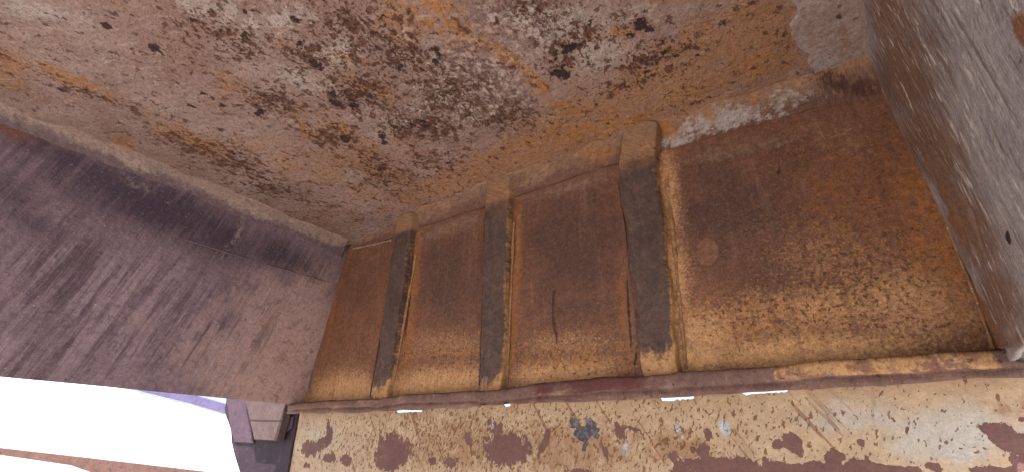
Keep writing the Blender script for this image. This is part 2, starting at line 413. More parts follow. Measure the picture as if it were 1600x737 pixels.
def mat_ledge():
    m = Mat('ledge_mauve_brown_steel')
    mid = m.noise(14, off=3, detail=4, rough=.65); fine = m.noise(70, off=5, detail=5, rough=.7); l = m.noise(40, sx=.1, sy=1, off=2, detail=5)
    col = m.mix(m.ss(m.add(mid, m.mul(fine, .4)), .45, .95), (112, 84, 74), (98, 70, 62))
    col = m.mix(m.mul(m.ss(l, .55, .68), .5), col, (138, 106, 88))
    col = m.mix(m.ss(m.add(m.attr('red'), m.mul(m.mth('SUBTRACT', mid, .5), 1.0)), .35, .75), col, (88, 48, 44))
    col = m.mix(m.ss(m.add(m.attr('ochre'), m.mul(m.mth('SUBTRACT', fine, .5), 1.5), m.mul(m.mth('SUBTRACT', mid, .5), 1.3)), .42, .66), col, (168, 128, 84))
    col = m.mix(m.mul(m.ss(m.noise(24, off=93, detail=5, rough=.7), .47, .58), m.ss(m.attr('ochre'), .1, .5), .85), col, (118, 80, 60))
    col = m.mix(m.mul(m.ss(m.noise(18, sx=.5, off=43, detail=5, rough=.7), .55, .66), .6), col, (140, 110, 92))
    col = m.mix(m.mul(m.ss(m.noise(50, off=33, detail=5), .60, .66), .85), col, (78, 48, 38))
    col = m.grain(col, .22, 230)
    return m.done(col, m.add(m.mul(fine, 1), m.mul(mid, .7)), .75, dist=.003, strength=.7)

def mat_yellow():
    m = Mat('chipped_yellow_paint')
    mid = m.noise(11, off=3, detail=4, rough=.65); fine = m.noise(55, off=5, detail=5, rough=.7)
    col = m.mix(m.ss(m.add(mid, m.mul(fine, .4)), .45, 1.0), (180, 154, 122), (160, 130, 97))
    col = m.mix(m.ss(m.add(m.attr('pale'), m.mul(m.mth('SUBTRACT', mid, .5), 1.8), m.mul(m.mth('SUBTRACT', fine, .5), .8)), .2, .9, 0, .9), col, (172, 164, 152))
    col = m.mix(m.mul(m.ss(m.add(m.attr('grime'), m.mul(m.mth('SUBTRACT', m.noise(26, off=81, detail=5, rough=.7, dist=.6), .5), 2.0)), .40, .80), .75), col, (142, 102, 66))
    fk = m.noise(60, sx=1.35, sy=.75, off=21, detail=4, rough=.55, dist=.3, rot=20)
    k1 = m.ss(m.add(fk, m.mul(m.attr('fleck'), .09)), .66, .685)
    col = m.mix(m.mul(k1, .9), col, (120, 76, 50))
    fk2 = m.noise(95, sx=1.3, sy=.7, off=24, detail=3, rough=.55, rot=20)
    k2 = m.ss(m.add(fk2, m.mul(m.attr('fleck'), .09)), .665, .70)
    col = m.mix(m.mul(k2, .8), col, (112, 74, 52))
    vs = m.noise(50, sx=1, sy=.12, off=57, detail=4, rough=.65, rot=6)
    col = m.mix(m.mul(m.ss(vs, .58, .68), m.ss(m.attr('fleck'), .0, .6, .25, 1), .55), col, (138, 104, 76))
    # scratches through to primer
    sc = m.noise(26, sx=1.6, sy=.10, off=5, detail=4, rough=.5, rot=-32)
    k4 = m.mul(m.ss(sc, .63, .65), m.ss(m.attr('fleck'), .1, .5))
    col = m.mix(m.mul(k4, .8), col, (126, 84, 58))
    ch = m.add(m.attr('chip'), m.mul(m.mth('SUBTRACT', m.noise(38, sx=1.2, sy=.7, off=61, detail=5, rough=.66), .5), 2.2))
    kc = m.ss(ch, .47, .50)
    highlight_rim = m.mul(m.ss(ch, .40, .46), m.inv(kc))  # lighter edge round each chip, a highlight painted into the colour
    col = m.mix(m.mul(highlight_rim, .45), col, (200, 168, 126))
    prim = m.mix(m.ss(m.add(mid, m.mul(fine, .5)), .5, 1.0), (114, 80, 72), (100, 68, 63))
    col = m.mix(kc, col, prim)
    gk = m.ss(m.add(m.attr('slate'), m.mul(m.mth('SUBTRACT', m.noise(70, off=91, detail=4), .5), 1.5)), .48, .58)
    col = m.mix(gk, col, m.mix(m.ss(fine, .45, .6), (70, 66, 72), (108, 104, 106)))
    bk = m.ss(m.add(m.attr('bare'), m.mul(m.mth('SUBTRACT', m.noise(70, off=95, detail=4), .5), 1.2)), .42, .60)
    col = m.mix(m.mul(bk, .85), col, m.mix(m.ss(fine, .4, .62), (128, 130, 134), (178, 182, 188)))
    col = m.grain(col, .12, 230)
    paint = m.mth('MAXIMUM', m.mth('MAXIMUM', kc, m.mul(k1, .8)), m.mth('MAXIMUM', gk, m.mul(k2, .6)))
    h = m.add(m.mul(paint, -1.2), m.mul(fine, .35), m.mul(mid, .5))
    return m.done(col, h, m.ss(paint, 0, 1, .48, .8), dist=.004, strength=1.0)

def mat_plain(name, c1, c2, c3=None, sc=12, rough=.7, bump=.003, streak=None):
    m = Mat(name)
    mid = m.noise(sc, off=3, detail=4, rough=.65); fine = m.noise(sc * 5, off=5, detail=5, rough=.7)
    col = m.mix(m.ss(m.add(mid, m.mul(fine, .4)), .45, .95), c1, c2)
    if c3: col = m.mix(m.mul(m.ss(m.noise(sc * 2.6, off=23, detail=5), .58, .66), .8), col, c3)
    col = m.grain(col, .2, sc * 18)
    return m.done(col, m.add(m.mul(fine, 1), m.mul(mid, .7)), rough, dist=bump, strength=.7)

# ================================================================ the ground
m = Mat('dry_sandy_ground')
a = m.noise(.5, detail=4); b = m.noise(14, off=4, detail=4, rough=.7)
gcol = m.mix(m.ss(m.add(a, m.mul(b, .6)), .5, 1.0), (188, 182, 178), (162, 154, 148))
gcol = m.mix(m.ss(m.noise(3.5, off=8, detail=4, dist=1.0), .60, .66, 0, .7), gcol, (104, 84, 66))
MG = m.done(gcol, m.add(b, m.mul(a, 2)), .95, dist=.02)
gx = np.sign(np.linspace(-1, 1, 121)) * np.abs(np.linspace(-1, 1, 121)) ** 4 * 900
GX, GY = np.meshgrid(gx, gx, indexing='ij')
gz = fbm(GX.ravel() * .35, GY.ravel() * .35, 1, 3) * .06
G = np.stack((GX.ravel(), GY.ravel(), gz), 1)
tag(mesh_obj('ground', G, orient(G, gridfaces(121, 121), UP), MG), 'pale dry sandy ground under the steel hopper', kind='structure')

# ================================================================ the steel hopper
hop = empty('steel_hopper', tuple(EYE * (1, 1, 0)))
hop.location = (0, 0, 0)
tag(hop, 'rust-stained open steel hopper seen from inside, with three upright ribs on its back', 'hopper')
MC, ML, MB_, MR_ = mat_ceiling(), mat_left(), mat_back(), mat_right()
MWELD = mat_plain('weld_bead_ochre', (158, 118, 76), (120, 82, 56), (190, 160, 118), sc=40)  # the cream tone paints glints along the ochre bead
MWELDP = mat_plain('weld_bead_dusty', (150, 124, 106), (124, 96, 80), (176, 156, 138), sc=40)
MWELDM = mat_plain('weld_bead_mauve', (124, 102, 106), (106, 86, 92), (138, 118, 120), sc=40)
MWELDD = mat_plain('weld_bead_brown', (110, 76, 58), (84, 56, 46), (136, 98, 70), sc=40)
dLeft = unit(LC - C1); dRight = unit(RC - C2)
# --- ceiling plate
far = 2.9
cL = C1 + dLeft * far; cR = C2 + dRight * far * .75
ceil_at = {
 'grey': lambda uv: blobs(CEIL, uv, [(60,15,120,30,15,.7),(330,10,80,28,10,.7),(430,30,60,40,0,.8),(535,80,45,30,0,.9),(480,125,60,25,15,.8),(240,130,110,40,20,.55),(290,170,80,30,20,.5),
     (940,85,45,28,-25,1.0),(880,40,90,40,-15,.8),(830,20,60,25,0,.8),(700,140,110,45,0,.55),(600,205,40,22,-25,.8),(630,185,60,20,-20,.6),(1000,20,60,25,0,.6),(1120,10,40,25,0,.6),(760,190,70,30,0,.5)]),
 'tan': lambda uv: blobs(CEIL, uv, [(800,250,220,26,-20,1.0),(1120,170,160,20,-16,1.0),(1000,150,120,30,-15,.8),(550,250,100,40,0,.6),(1050,130,180,45,-14,.9),(1190,70,70,60,0,1.2),(1110,60,50,40,0,.7),(900,180,110,35,-20,.8),(760,260,140,30,-22,.7),(600,300,120,30,-20,.5),(450,250,100,30,15,.5),(300,215,70,14,22,.8),(0,100,80,25,20,.7),(640,30,50,40,0,.6),(350,130,40,30,0,.4)]),
 'orange': lambda uv: blobs(CEIL, uv, [(650,40,50,30,10,.7),(900,205,60,14,-20,.8),(1050,150,60,10,-18,.5),(760,60,50,30,20,.6),(1170,95,40,30,0,.5),(560,95,60,20,20,.5),(480,200,50,18,20,.5),(690,12,60,16,5,1.0),(720,45,40,22,40,.8),(790,85,42,16,30,1.05),(840,130,45,16,50,1.0),(870,160,30,12,30,.8),(580,140,45,20,20,.7),(450,65,25,12,20,.6),(180,8,22,10,20,.7),(960,50,55,14,-5,.8),(1010,80,60,18,-20,.55),(1060,3,40,6,0,.9),(110,125,60,12,20,.8),(140,140,40,9,20,.7),(520,205,35,22,30,.75),(430,250,50,14,10,.5),(310,222,30,10,10,.5),
     (840,215,70,14,-20,.6),(980,195,60,10,-20,.7),(660,105,40,20,20,.45),(340,240,40,12,15,.5),(200,235,40,10,25,.7)]),
 'mottle': lambda uv: blobs(CEIL, uv, [(740,125,80,45,10,1.0),(800,20,80,40,0,.9),(690,180,80,30,0,.8),(820,60,60,40,0,.7),(960,90,50,22,-20,.5),(640,60,50,40,0,.5),(780,160,70,25,0,.9),(1000,40,60,25,0,.4)]),
 'fleck': lambda uv: blobs(CEIL, uv, [(350,60,70,32,18,.75),(480,90,40,26,35,.9),(560,60,80,45,10,.8),(560,150,60,35,10,1.0),(430,160,45,22,15,.9),(620,90,60,40,0,.8),(660,200,60,25,0,.95),(520,215,40,24,20,.9),(600,270,70,30,20,.7),(430,295,60,16,10,.8),(300,225,70,22,22,.7),(370,250,60,22,22,.8),(700,150,60,40,0,.7),(790,180,60,20,0,.8),
     (900,60,60,25,-15,.8),(1010,90,50,16,-15,.9),(870,100,50,20,-10,.6),(1000,125,60,10,-20,.8),(960,135,40,12,-15,.7),(840,10,60,20,0,.6),(150,150,120,5,22,.8),(80,135,70,4,18,.7),(520,320,70,14,15,.4),(470,350,50,8,22,.6),(680,255,60,20,0,.6),(1220,55,20,10,0,.6)]),
 'pit': lambda uv: blobs(CEIL, uv, [(167,41,11,5,25,1.0),(242,77,12,5,30,1.0),(253,84,6,4,40,.95),(1003,40,11,9,25,1.15),(1012,46,8,8,30,1.0),(893,74,15,7,-15,1.1),(905,70,10,4,-15,.9),(876,113,14,6,0,1.1),(884,117,7,5,30,1.0),(869,92,3,6,-10,.95),(880,100,5,3,0,.9),(1038,81,7,4,-20,1.0),(1057,87,5,3,0,.95),(988,57,9,5,0,.9),(679,78,7,4,20,1.0),(686,86,6,4,40,.95),(682,95,6,5,50,.9),(541,219,9,5,22,1.0),(598,215,6,6,30,1.0),(600,226,6,4,-20,.95),(406,175,7,6,0,1.05),
     (523,160,12,4,18,1.0),(552,166,10,4,30,.95),(500,102,10,5,70,.9),(493,97,9,4,15,.85),(470,70,9,5,40,.9),(660,190,8,3,10,.9),(300,165,10,3,22,.95),(348,164,6,4,10,.95),(316,146,5,3,20,.9),(332,152,4,3,0,.9),(300,113,5,4,-40,.85),(382,55,6,5,50,.9),(383,19,4,4,20,.85),(395,18,5,3,40,.85),(640,192,6,3,40,.85),(625,105,8,5,10,.9),(1033,64,5,4,10,.85),(920,38,6,5,-40,.8),(660,110,8,3,40,.8),(520,145,5,3,0,.9),(535,142,5,3,0,.9),(460,30,10,3,30,.8),(600,27,4,6,-30,.85),(1090,84,4,2,-20,.9),(905,156,5,2,-10,.85),(1010,112,6,3,-20,.8),(1310,5,7,4,10,.9),(1309,22,6,5,30,.95)]),
}
cd = lambda uv, A: fbm(uv[:, 0], uv[:, 1], 2.2, 5, 3) * .014 + fbm(uv[:, 0], uv[:, 1], 14, 15, 3) * .006 - np.clip(A['pit'] - .35, 0, 1) * .005
eU = BACK.U * .04; eN = BACK.N * .05
sheet('ceiling_plate', CEIL, (C1 - eU - eN, C2 + eU - eN, cR + eU, cL - eU), .0085, MC, hop, ceil_at, cd)
# --- left plate
lowA = LEFT.hit(0, 588); lowB = LEFT.hit(474, 633)
dl = unit(lowA - lowB); lowF = lowB + dl * 2.6
left_at = {
 'runs': lambda uv: np.clip(blobs(LEFT, uv, [(120,450,230,110,10,1.1),(330,500,120,90,10,.7),(0,520,120,80,0,1.0)]), 0, 1),
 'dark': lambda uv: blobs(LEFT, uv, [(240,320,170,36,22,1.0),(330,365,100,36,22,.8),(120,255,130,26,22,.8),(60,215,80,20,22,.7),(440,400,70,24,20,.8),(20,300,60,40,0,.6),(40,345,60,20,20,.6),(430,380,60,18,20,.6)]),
 'brown': lambda uv: blobs(LEFT, uv, [(460,560,90,120,0,1.1),(420,600,80,40,0,1.1),(380,560,100,60,10,.7),(490,440,40,40,0,.8),(250,590,150,30,6,.3)]),
 'rust': lambda uv: blobs(LEFT, uv, [(20,205,60,16,22,.8),(90,225,40,10,22,.6),(440,560,20,20,0,.5)]),
 'pale': lambda uv: blobs(LEFT, uv, [(215,290,40,12,22,.7),(375,360,8,40,25,.75),(350,395,6,25,25,.6),(100,400,60,40,-45,.35),(450,590,40,30,0,.35),(265,318,6,3,0,.9)]),
}
ld = lambda uv, A: fbm(uv[:, 0], uv[:, 1], 1.8, 25, 3) * .012 + fbm(uv[:, 0], uv[:, 1], 12, 35, 3) * .002
eL = dLeft * .02
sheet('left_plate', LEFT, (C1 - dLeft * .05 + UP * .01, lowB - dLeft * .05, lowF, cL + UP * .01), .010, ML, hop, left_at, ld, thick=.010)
# --- right plate
lowR = B2 - (C2 - B2) * .04; dr = dRight
right_at = {
 'dark': lambda uv: blobs(RIGHT, uv, [(1430,60,60,60,30,.8),(1440,150,50,60,45,.7),(1470,260,30,90,-20,.6),(1560,20,50,30,40,.5),(1510,440,20,60,-20,.4)]),
 'brown': lambda uv: blobs(RIGHT, uv, [(1405,120,45,70,-15,1.2),(1450,230,38,80,-25,1.2),(1512,360,34,90,-22,1.1),(1560,470,30,70,-20,1.1),(1390,20,45,60,0,1.0),(1590,530,20,20,0,.9)]),
 'rust': lambda uv: blobs(RIGHT, uv, [(1598,50,14,40,-20,1.0),(1420,190,20,30,-20,.6)]),
 'hole': lambda uv: blobs(RIGHT, uv, [(1572,370,4,9,5,1.1),(1576,378,4,4,5,1.0),(1598,92,5,6,0,.8)]),
}
rd = lambda uv, A: fbm(uv[:, 0], uv[:, 1], 2.2, 45, 3) * .014 + fbm(uv[:, 0], uv[:, 1], 14, 55, 3) * .003
sheet('right_plate', RIGHT, (C2 - dr * .02 + UP * .01, lowR - dr * .02, lowR + dr * far * .75, cR + UP * .01), .009, MR_, hop, right_at, rd, thick=.010)
# --- back panels between the ribs
wall_at = {
 'ochre': lambda uv: np.clip(blobs(BACK, uv, [(540,620,60,40,0,1.0),(690,600,90,30,-4,1.05),(690,540,100,26,0,.5),(880,585,90,26,-4,1.1),(880,540,90,24,0,.5),(1100,520,60,50,0,.9),(1090,560,60,25,0,1.1),(1250,550,170,30,-4,1.1),(1250,490,200,40,-6,.75),(1420,470,120,70,0,.75),(1320,400,130,60,0,.45),(1045,300,18,90,-5,.8),(1055,440,24,90,-5,.9),(1470,430,60,120,-20,.5),(1300,210,40,30,0,.3)]), 0, 1.1),
 'orange': lambda uv: blobs(BACK, uv, [(648,420,10,120,6,.9),(636,530,12,70,8,.9),(806,420,9,140,2,.9),(798,540,10,60,3,.8),(975,480,12,90,-4,.7),(592,500,10,90,8,.5),(1046,400,8,150,-5,.5),(520,500,14,90,10,.6),(1330,290,120,120,0,.6),(1440,330,60,150,-20,.9),(1480,420,40,90,-20,.9),(1200,500,140,40,0,.6),(680,560,100,30,0,.5),(880,560,90,20,0,.55),(545,520,30,80,0,.4),(1430,250,40,60,0,.7),(1100,480,50,40,0,.5),(985,560,30,30,0,.6),(545,440,30,60,0,.3)]),
 'dusk': lambda uv: blobs(BACK, uv, [(1140,330,100,80,-10,1.0),(1200,420,60,60,0,.7),(890,380,90,100,0,1.0),(700,430,70,80,0,.9),(550,450,40,40,0,.5),(1250,250,70,40,0,.6),(900,470,80,50,0,.7)]),
 'spot': lambda uv: blobs(BACK, uv, [(1330,440,140,90,0,1.0),(1200,490,150,40,0,1.0),(690,560,110,30,0,.9),(880,560,100,30,0,.9),(540,560,50,60,0,.5),(1400,500,100,30,0,.9),(1330,330,120,60,0,.6)]),
 'pale': lambda uv: .30 * blobs(BACK, uv, [(1150,222,130,22,-15,1.0),(880,292,100,20,-17,1.0),(700,352,60,14,-18,1.0)]) + blobs(BACK, uv, [(1330,225,30,30,0,.35),(700,360,80,10,-18,.3),(900,290,80,8,-16,.3),(1160,235,90,8,-12,.3)]),
 'disc': lambda uv: blobs(BACK, uv, [(1105,393,16,20,0,1.3)], power=5),
 'drip': lambda uv: blobs(BACK, uv, [(643,420,2.5,60,6,.75),(636,500,3,40,8,.8),(804,380,2,60,2,.6),(799,500,2,50,3,.6),(1160,520,3,8,40,.5),(1212,505,6,4,0,.6),(1300,520,7,3,-20,.7),(1330,505,4,8,20,.7),(1426,545,6,4,0,.6),(865,480,2.2,34,0,.9),(869,520,2.2,24,-3,.9),(982,470,2.5,45,-3,.95),(986,520,2.5,30,-2,.9),(994,555,3,22,8,.8),(640,470,3,30,5,.7),(1217,268,4,10,0,.8),(632,560,3,30,8,.6),(868,455,3,8,30,.7)]),
}
wd_ = lambda uv, A: fbm(uv[:, 0], uv[:, 1], 3, 65, 3) * .008 + fbm(uv[:, 0], uv[:, 1], 16, 75, 3) * .0018
seams = [((545, 383), (472, 640)), ((632, 300), (590, 640)), ((782, 240), (768, 640)), ((995, 140), (1032, 640)), ((1362, 98), (1566, 555))]
ZL = BACK.shift(.065).hit(900, 592)[2] - .012
def down(px1, px2):
    """the wall line through two sightings, from the ceiling down to the ledge"""
    a = BACK.hit(*px1); b = BACK.hit(*px2); d = b - a
    return a + d * ((ZC - a[2]) / d[2]), a + d * ((ZL - a[2]) / d[2])
lines = [down(*s) for s in seams]
lines[0] = tuple(p - BACK.U * .04 for p in lines[0]); lines[4] = tuple(p + BACK.U * .04 for p in lines[4])
for i in range(4):
    (t0, b0), (t1, b1) = lines[i], lines[i + 1]
    sheet('back_panel', BACK, (b0, b1, t1, t0), .008, MB_, hop, wall_at, wd_)
# --- corner strips
def grow(a, b, k): return b + unit(b - a) * k
def strip(name, ptsA, ptsB, mat, out, n=120, mcount=9, bow=.0, seed=1, wob=.006, pl=None, attrs=None, over=.005):
    """a filler strip between two lines; its long edges run a little into the plates"""
    def along(pts, k):
        pts = np.asarray(pts); s = np.linspace(0, len(pts) - 1, k); i = np.minimum(s.astype(int), len(pts) - 2); f = (s - i)[:, None]
        return pts[i] * (1 - f) + pts[i + 1] * f
    A = along(ptsA, n); B = along(ptsB, n); t = np.linspace(0, 1, mcount)
    rings = A[:, None] * (1 - t)[None, :, None] + B[:, None] * t[None, :, None]
    L = np.linalg.norm(A[-1] - A[0])
    s = np.linspace(0, L, n)
    SS, TT = np.meshgrid(s, t * .1, indexing='ij')
    rings = rings - np.array(out) * (bow * (1 - (2 * t - 1) ** 2))[None, :, None]
    rings = rings + np.array(out) * ((fbm(SS, TT, 9, seed, 4) * wob)[:, :, None])
    rings[:, 0] -= np.array(out) * over; rings[:, -1] -= np.array(out) * over
    V = rings.reshape(-1, 3)
    at = {k: f(V) for k, f in (attrs or {}).items()}
    o = sweep(name, rings, mat, hop, attrs=at, N=np.array(out), surf=np.stack((SS, TT), -1).reshape(-1, 2))
    md = o.modifiers.new('thickness', 'SOLIDIFY'); md.thickness = .006; md.offset = -1
    return o
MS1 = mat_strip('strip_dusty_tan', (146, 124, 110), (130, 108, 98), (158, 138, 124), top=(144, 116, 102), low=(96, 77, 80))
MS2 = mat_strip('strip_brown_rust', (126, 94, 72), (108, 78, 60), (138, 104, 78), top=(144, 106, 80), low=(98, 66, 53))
MS3 = mat_strip('strip_orange_brown', (134, 94, 62), (112, 80, 60), (150, 112, 78), top=(136, 90, 52), low=(112, 84, 68))
MP = mat_strip('overlay_plate_pale', (158, 136, 124), (138, 114, 102), (172, 152, 140))
oCL = unit(LEFT.N + CEIL.N)
onC = lambda px, py: CEIL.hit(px, py)
ext = lambda p, d, k: p + d * k
a0 = onC(548, 374); a1 = onC(0, 150); b0 = LEFT.hit(535, 402); b1 = LEFT.hit(0, 196)
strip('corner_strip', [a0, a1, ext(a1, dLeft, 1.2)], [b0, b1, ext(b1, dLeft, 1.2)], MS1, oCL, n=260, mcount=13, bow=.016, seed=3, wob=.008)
oCB = unit(BACK.N + CEIL.N)
SB = BACK.shift(.004)
up_px = [(548, 378), (640, 330), (760, 282), (960, 207), (1030, 182), (1265, 112), (1372, 70)]
lo_px = [(540, 396), (640, 362), (760, 324), (960, 258), (1030, 238), (1265, 172), (1400, 150)]
sB = {'pale': lambda V: blobs(BACK, BACK.uv(V), [(1130,195,90,14,-16,1.0),(1060,225,40,12,-16,.9),(1230,160,60,18,-14,.8),(1200,185,60,10,-14,.7),(775,300,12,10,0,.6)]),
      'orange': lambda V: blobs(BACK, BACK.uv(V), [(1045,212,22,12,0,1.0),(1115,193,14,10,0,.9),(1180,165,6,18,0,1.0),(940,250,40,14,-18,.8),(890,240,60,10,-18,.5),(675,328,26,12,-15,.8),(780,283,14,6,-10,.8)]),
      'dark': lambda V: blobs(BACK, BACK.uv(V), [(1310,138,60,16,4,.75),(1345,140,40,16,0,.8),(1255,150,30,10,0,.4)])}
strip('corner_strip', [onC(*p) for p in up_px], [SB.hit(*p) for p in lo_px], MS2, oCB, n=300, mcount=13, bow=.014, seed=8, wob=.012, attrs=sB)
oBR = unit(BACK.N + RIGHT.N)
rb = [(1362, 110), (1418, 215), (1470, 325), (1520, 450), (1552, 545)]
rr_ = [(1380, 110), (1450, 215), (1512, 325), (1560, 450), (1590, 540)]
strip('corner_strip', [BACK.hit(*p) for p in rb], [RIGHT.hit(*p) for p in rr_], MS3, oBR, n=160, mcount=11, bow=.0, seed=12, wob=.006)
oCR = unit(CEIL.N + RIGHT.N)
strip('corner_strip', [onC(1350, 110), onC(1335, 0), ext(onC(1335, 0), dRight, .6)], [RIGHT.hit(1378, 120), RIGHT.hit(1372, 0), ext(RIGHT.hit(1372, 0), dRight, .6)], MP, oCR, n=160, mcount=11, bow=.012, seed=14, wob=.008)
bead('weld_bead', [SB.shift(.004).hit(*p) for p in rb], .0028, MWELD, hop, 57)
# --- plate welded over the ceiling beside the right plate, ragged edge
pc = CEIL.shift(.010)
q = [pc.hit(1272, 116), pc.hit(1366, 108), pc.hit(1345, -60), pc.hit(1212, -60)]
def rag(S, T, uv):
    k = (1 - sst(S, 0, .25)) * (fbm(uv[:, 1], uv[:, 0] * 0, 16, 77, 4) * .035)
    k2 = (1 - sst(T, 0, .25)) * (fbm(uv[:, 0], uv[:, 1] * 0, 22, 79, 4) * .04)
    return k[:, None] * CEIL.U + k2[:, None] * CEIL.V
ov = {'pale': lambda uv: blobs(CEIL, uv, [(1240,20,14,40,-20,.8),(1285,90,30,20,0,.8),(1255,60,10,30,-15,.7)]),
      'orange': lambda uv: blobs(CEIL, uv, [(1318,55,10,28,0,.8),(1330,80,8,20,0,.6)]),
      'dark': lambda uv: blobs(CEIL, uv, [(1309,5,5,4,0,1.0),(1309,22,5,5,0,1.1),(1345,130,20,8,0,.6)])}
sheet('overlay_plate', pc, q, .006, MP, hop, ov, lambda uv, A: fbm(uv[:, 0], uv[:, 1], 9, 91, 4) * .007, thick=.014, edge=rag)
# --- ribs
MRIB = mat_rib()
RD = .030
RP = BACK.shift(RD)
RT = (26, 34, 52)
ribs = [((616, 366), (641, 358), (577, 634), (603, 630), .55, 118), ((757, 318), (794, 308), (748, 616), (783, 612), .7, 108), ((967, 256), (1024, 242), (1004, 596), (1060, 590), 1.0, 84)]
for k, (tl, tr, bl, br, s_, o_) in enumerate(ribs):
    TL, TR, BL, BR = (RP.hit(*p) for p in (tl, tr, bl, br))
    hk = CEIL.shift(.007)
    TL0 = hk.hit(tl[0] + 4, tl[1] - RT[k]); TR0 = hk.hit(tr[0] + 1, tr[1] - RT[k])
    n = 90
    t = np.linspace(0, 1, n)[:, None]
    tb = np.clip((t - .1) / .9, 0, 1); ta = np.clip(t / .1, 0, 1)
    Lp = np.where(t < .1, TL0 * (1 - ta) + TL * ta, TL * (1 - tb) + BL * tb); Rp = np.where(t < .1, TR0 * (1 - ta) + TR * ta, TR * (1 - tb) + BR * tb)
    ax = unit(BR - BL); w = np.linalg.norm(Rp - Lp, axis=1)[:, None]; bv = .006
    dep = lambda x: -NB * x
    sec = [Lp + dep(RD + .01), Lp + dep(RD * .5), Lp + dep(bv), Lp + ax * bv * .4 + dep(bv * .3), Lp + ax * bv] + [Lp + ax * (bv + (w - 2 * bv) * j / 5) for j in range(1, 5)] + \
          [Rp - ax * bv, Rp - ax * bv * .4 + dep(bv * .3), Rp + dep(bv), Rp + dep(RD * .5), Rp + ax * .004 + dep(RD + .01)]
    rings = np.stack(sec, 1)
    S = BACK.uv(rings.reshape(-1, 3)); side = np.repeat(np.array([[0, 0, 0, 0, 0, 0, 0, 0, 0, .35, .6, .8, .9, .9]]), n, 0).reshape(-1)
    wb = fbm(S[:, 0], S[:, 1], 11, 100 + k, 4) * .009
    V = rings.reshape(-1, 3) + NB * wb[:, None] + ax * (fbm(S[:, 1], S[:, 0] * 0, 16, 200 + k, 5) * .014)[:, None]
    tt = np.repeat(t[:, 0], len(sec))
    S[:, 0] += np.abs((V - BACK.O) @ BACK.N) + k * 3.7
    at = {'ochre': np.clip(sst(tt, (.84, .88, .83)[k], (.99, 1.02, .97)[k]) * .95 + side * (.45 + .45 * tt) * (.6 if k == 0 else 1), 0, 1), 'top': 1 - sst(tt, .05, (.20, .28, .24)[k]), 'orange': np.exp(-((tt - .06) / .05) ** 2) * (.6 if k else .2)}
    o = sweep('rib', V.reshape(n, len(sec), 3), MRIB, hop, S, at, NB)
    # welds down both feet of the rib
    bead('weld_bead', [SB.shift(-.002).hit(tr[0] + o_ * .0 + (18 if k == 2 else 9), tr[1] + 40), SB.shift(-.002).hit(br[0] + (9 if k < 2 else 12), br[1] - 14)], .0058, MWELD, hop, 31 + k)
    bead('weld_bead', [SB.shift(-.002).hit(tl[0] - 1, tl[1] + 30), SB.shift(-.002).hit(bl[0] + 1, bl[1] - 14)], .003, MWELDD, hop, 41 + k)
bead('weld_bead', [LEFT.shift(.004).hit(290, 374), LEFT.shift(.004).hit(400, 408), LEFT.shift(.004).hit(516, 441)], .0022, MWELDM, hop, 51)
bead('weld_bead', [SB.shift(.0).hit(520, 430), SB.shift(.0).hit(500, 500), SB.shift(.0).hit(482, 612)], .0025, MWELDM, hop, 52)
bead('weld_bead', [SB.shift(.0).hit(552, 388), SB.shift(.0).hit(612, 374)], .004, MWELDP, hop, 53)
# --- ledge along the foot of the back
MLG = mat_ledge()
LP = BACK.shift(.065)
top = [(452, 630), (560, 623), (640, 617), (780, 605), (840, 596), (900, 590), (990, 589), (1080, 579), (1200, 569), (1400, 556), (1560, 542), (1640, 536)]
bot = [(452, 646), (560, 644), (640, 640), (780, 634), (840, 630), (900, 628), (990, 625), (1080, 620), (1200, 611), (1400, 602), (1560, 593), (1640, 588)]
n = 260
xs = np.linspace(452, 1640, n)
ty = np.interp(xs, *zip(*top)); by = np.interp(xs, *zip(*bot))
rg = []
for x, y0, y1 in zip(xs, ty, by):
    p0 = LP.hit(x, y0); p1 = LP.hit(x, y1)
    um = BACK.uv(p0[None])[0]
    p1 = p0 + (p1 - p0)[2] * UP
    j = fbm(np.array([um[0]]), np.array([.3]), 8, 301, 4)[0]; j2 = fbm(np.array([um[0]]), np.array([.9]), 10, 311, 4)[0]
    h = p0[2] - p1[2]; p0 = p0 + UP * j * .012; p1 = p1 + UP * j2 * .007
    d = -NB
    rg.append([p0 + d * .075, p0 + d * .03 + UP * .002, p0 + d * .006, p0 + d * .001 - UP * .005, p0 - UP * h * .2, p0 - UP * h * .4, p0 - UP * h * .56 + d * .001,
               p0 - UP * h * .60 + d * .005, p0 - UP * h * .66 + d * .002, p0 - UP * h * .8, p1 + UP * .003, p1 + d * .004 + UP * .002, p1 + d * .03 + UP * h * .35, p1 + d * .045 + UP * h * .5, p1 + d * .05 + UP * h * .6, p0 + d * .075 - UP * .002])
rg = np.array(rg); V = rg.reshape(-1, 3)
S = BACK.uv(V); S[:, 1] += ((V - BACK.O) @ BACK.N)
V = V + NB * (fbm(S[:, 0], S[:, 1], 9, 321, 5) * .018)[:, None]
px_t = np.repeat(xs, 16); row = np.tile(np.arange(16), n)
at = {'ochre': np.clip((sst(px_t, 1150, 1320) * np.where(row < 7, .66, .2) + np.where(px_t < 540, .25, 0) + np.exp(-((px_t - 1240) / 70) ** 2) * np.where(row < 7, .5, 0)) * (1 - sst(px_t, 1545, 1570)), 0, 1),
      'red': np.exp(-((px_t - 940) / 80) ** 2) * np.where(row < 7, 1.0, .4) + np.exp(-((px_t - 845) / 14) ** 2) * .6}
sweep('bottom_ledge', V.reshape(n, 16, 3), MLG, hop, S, at, NB)
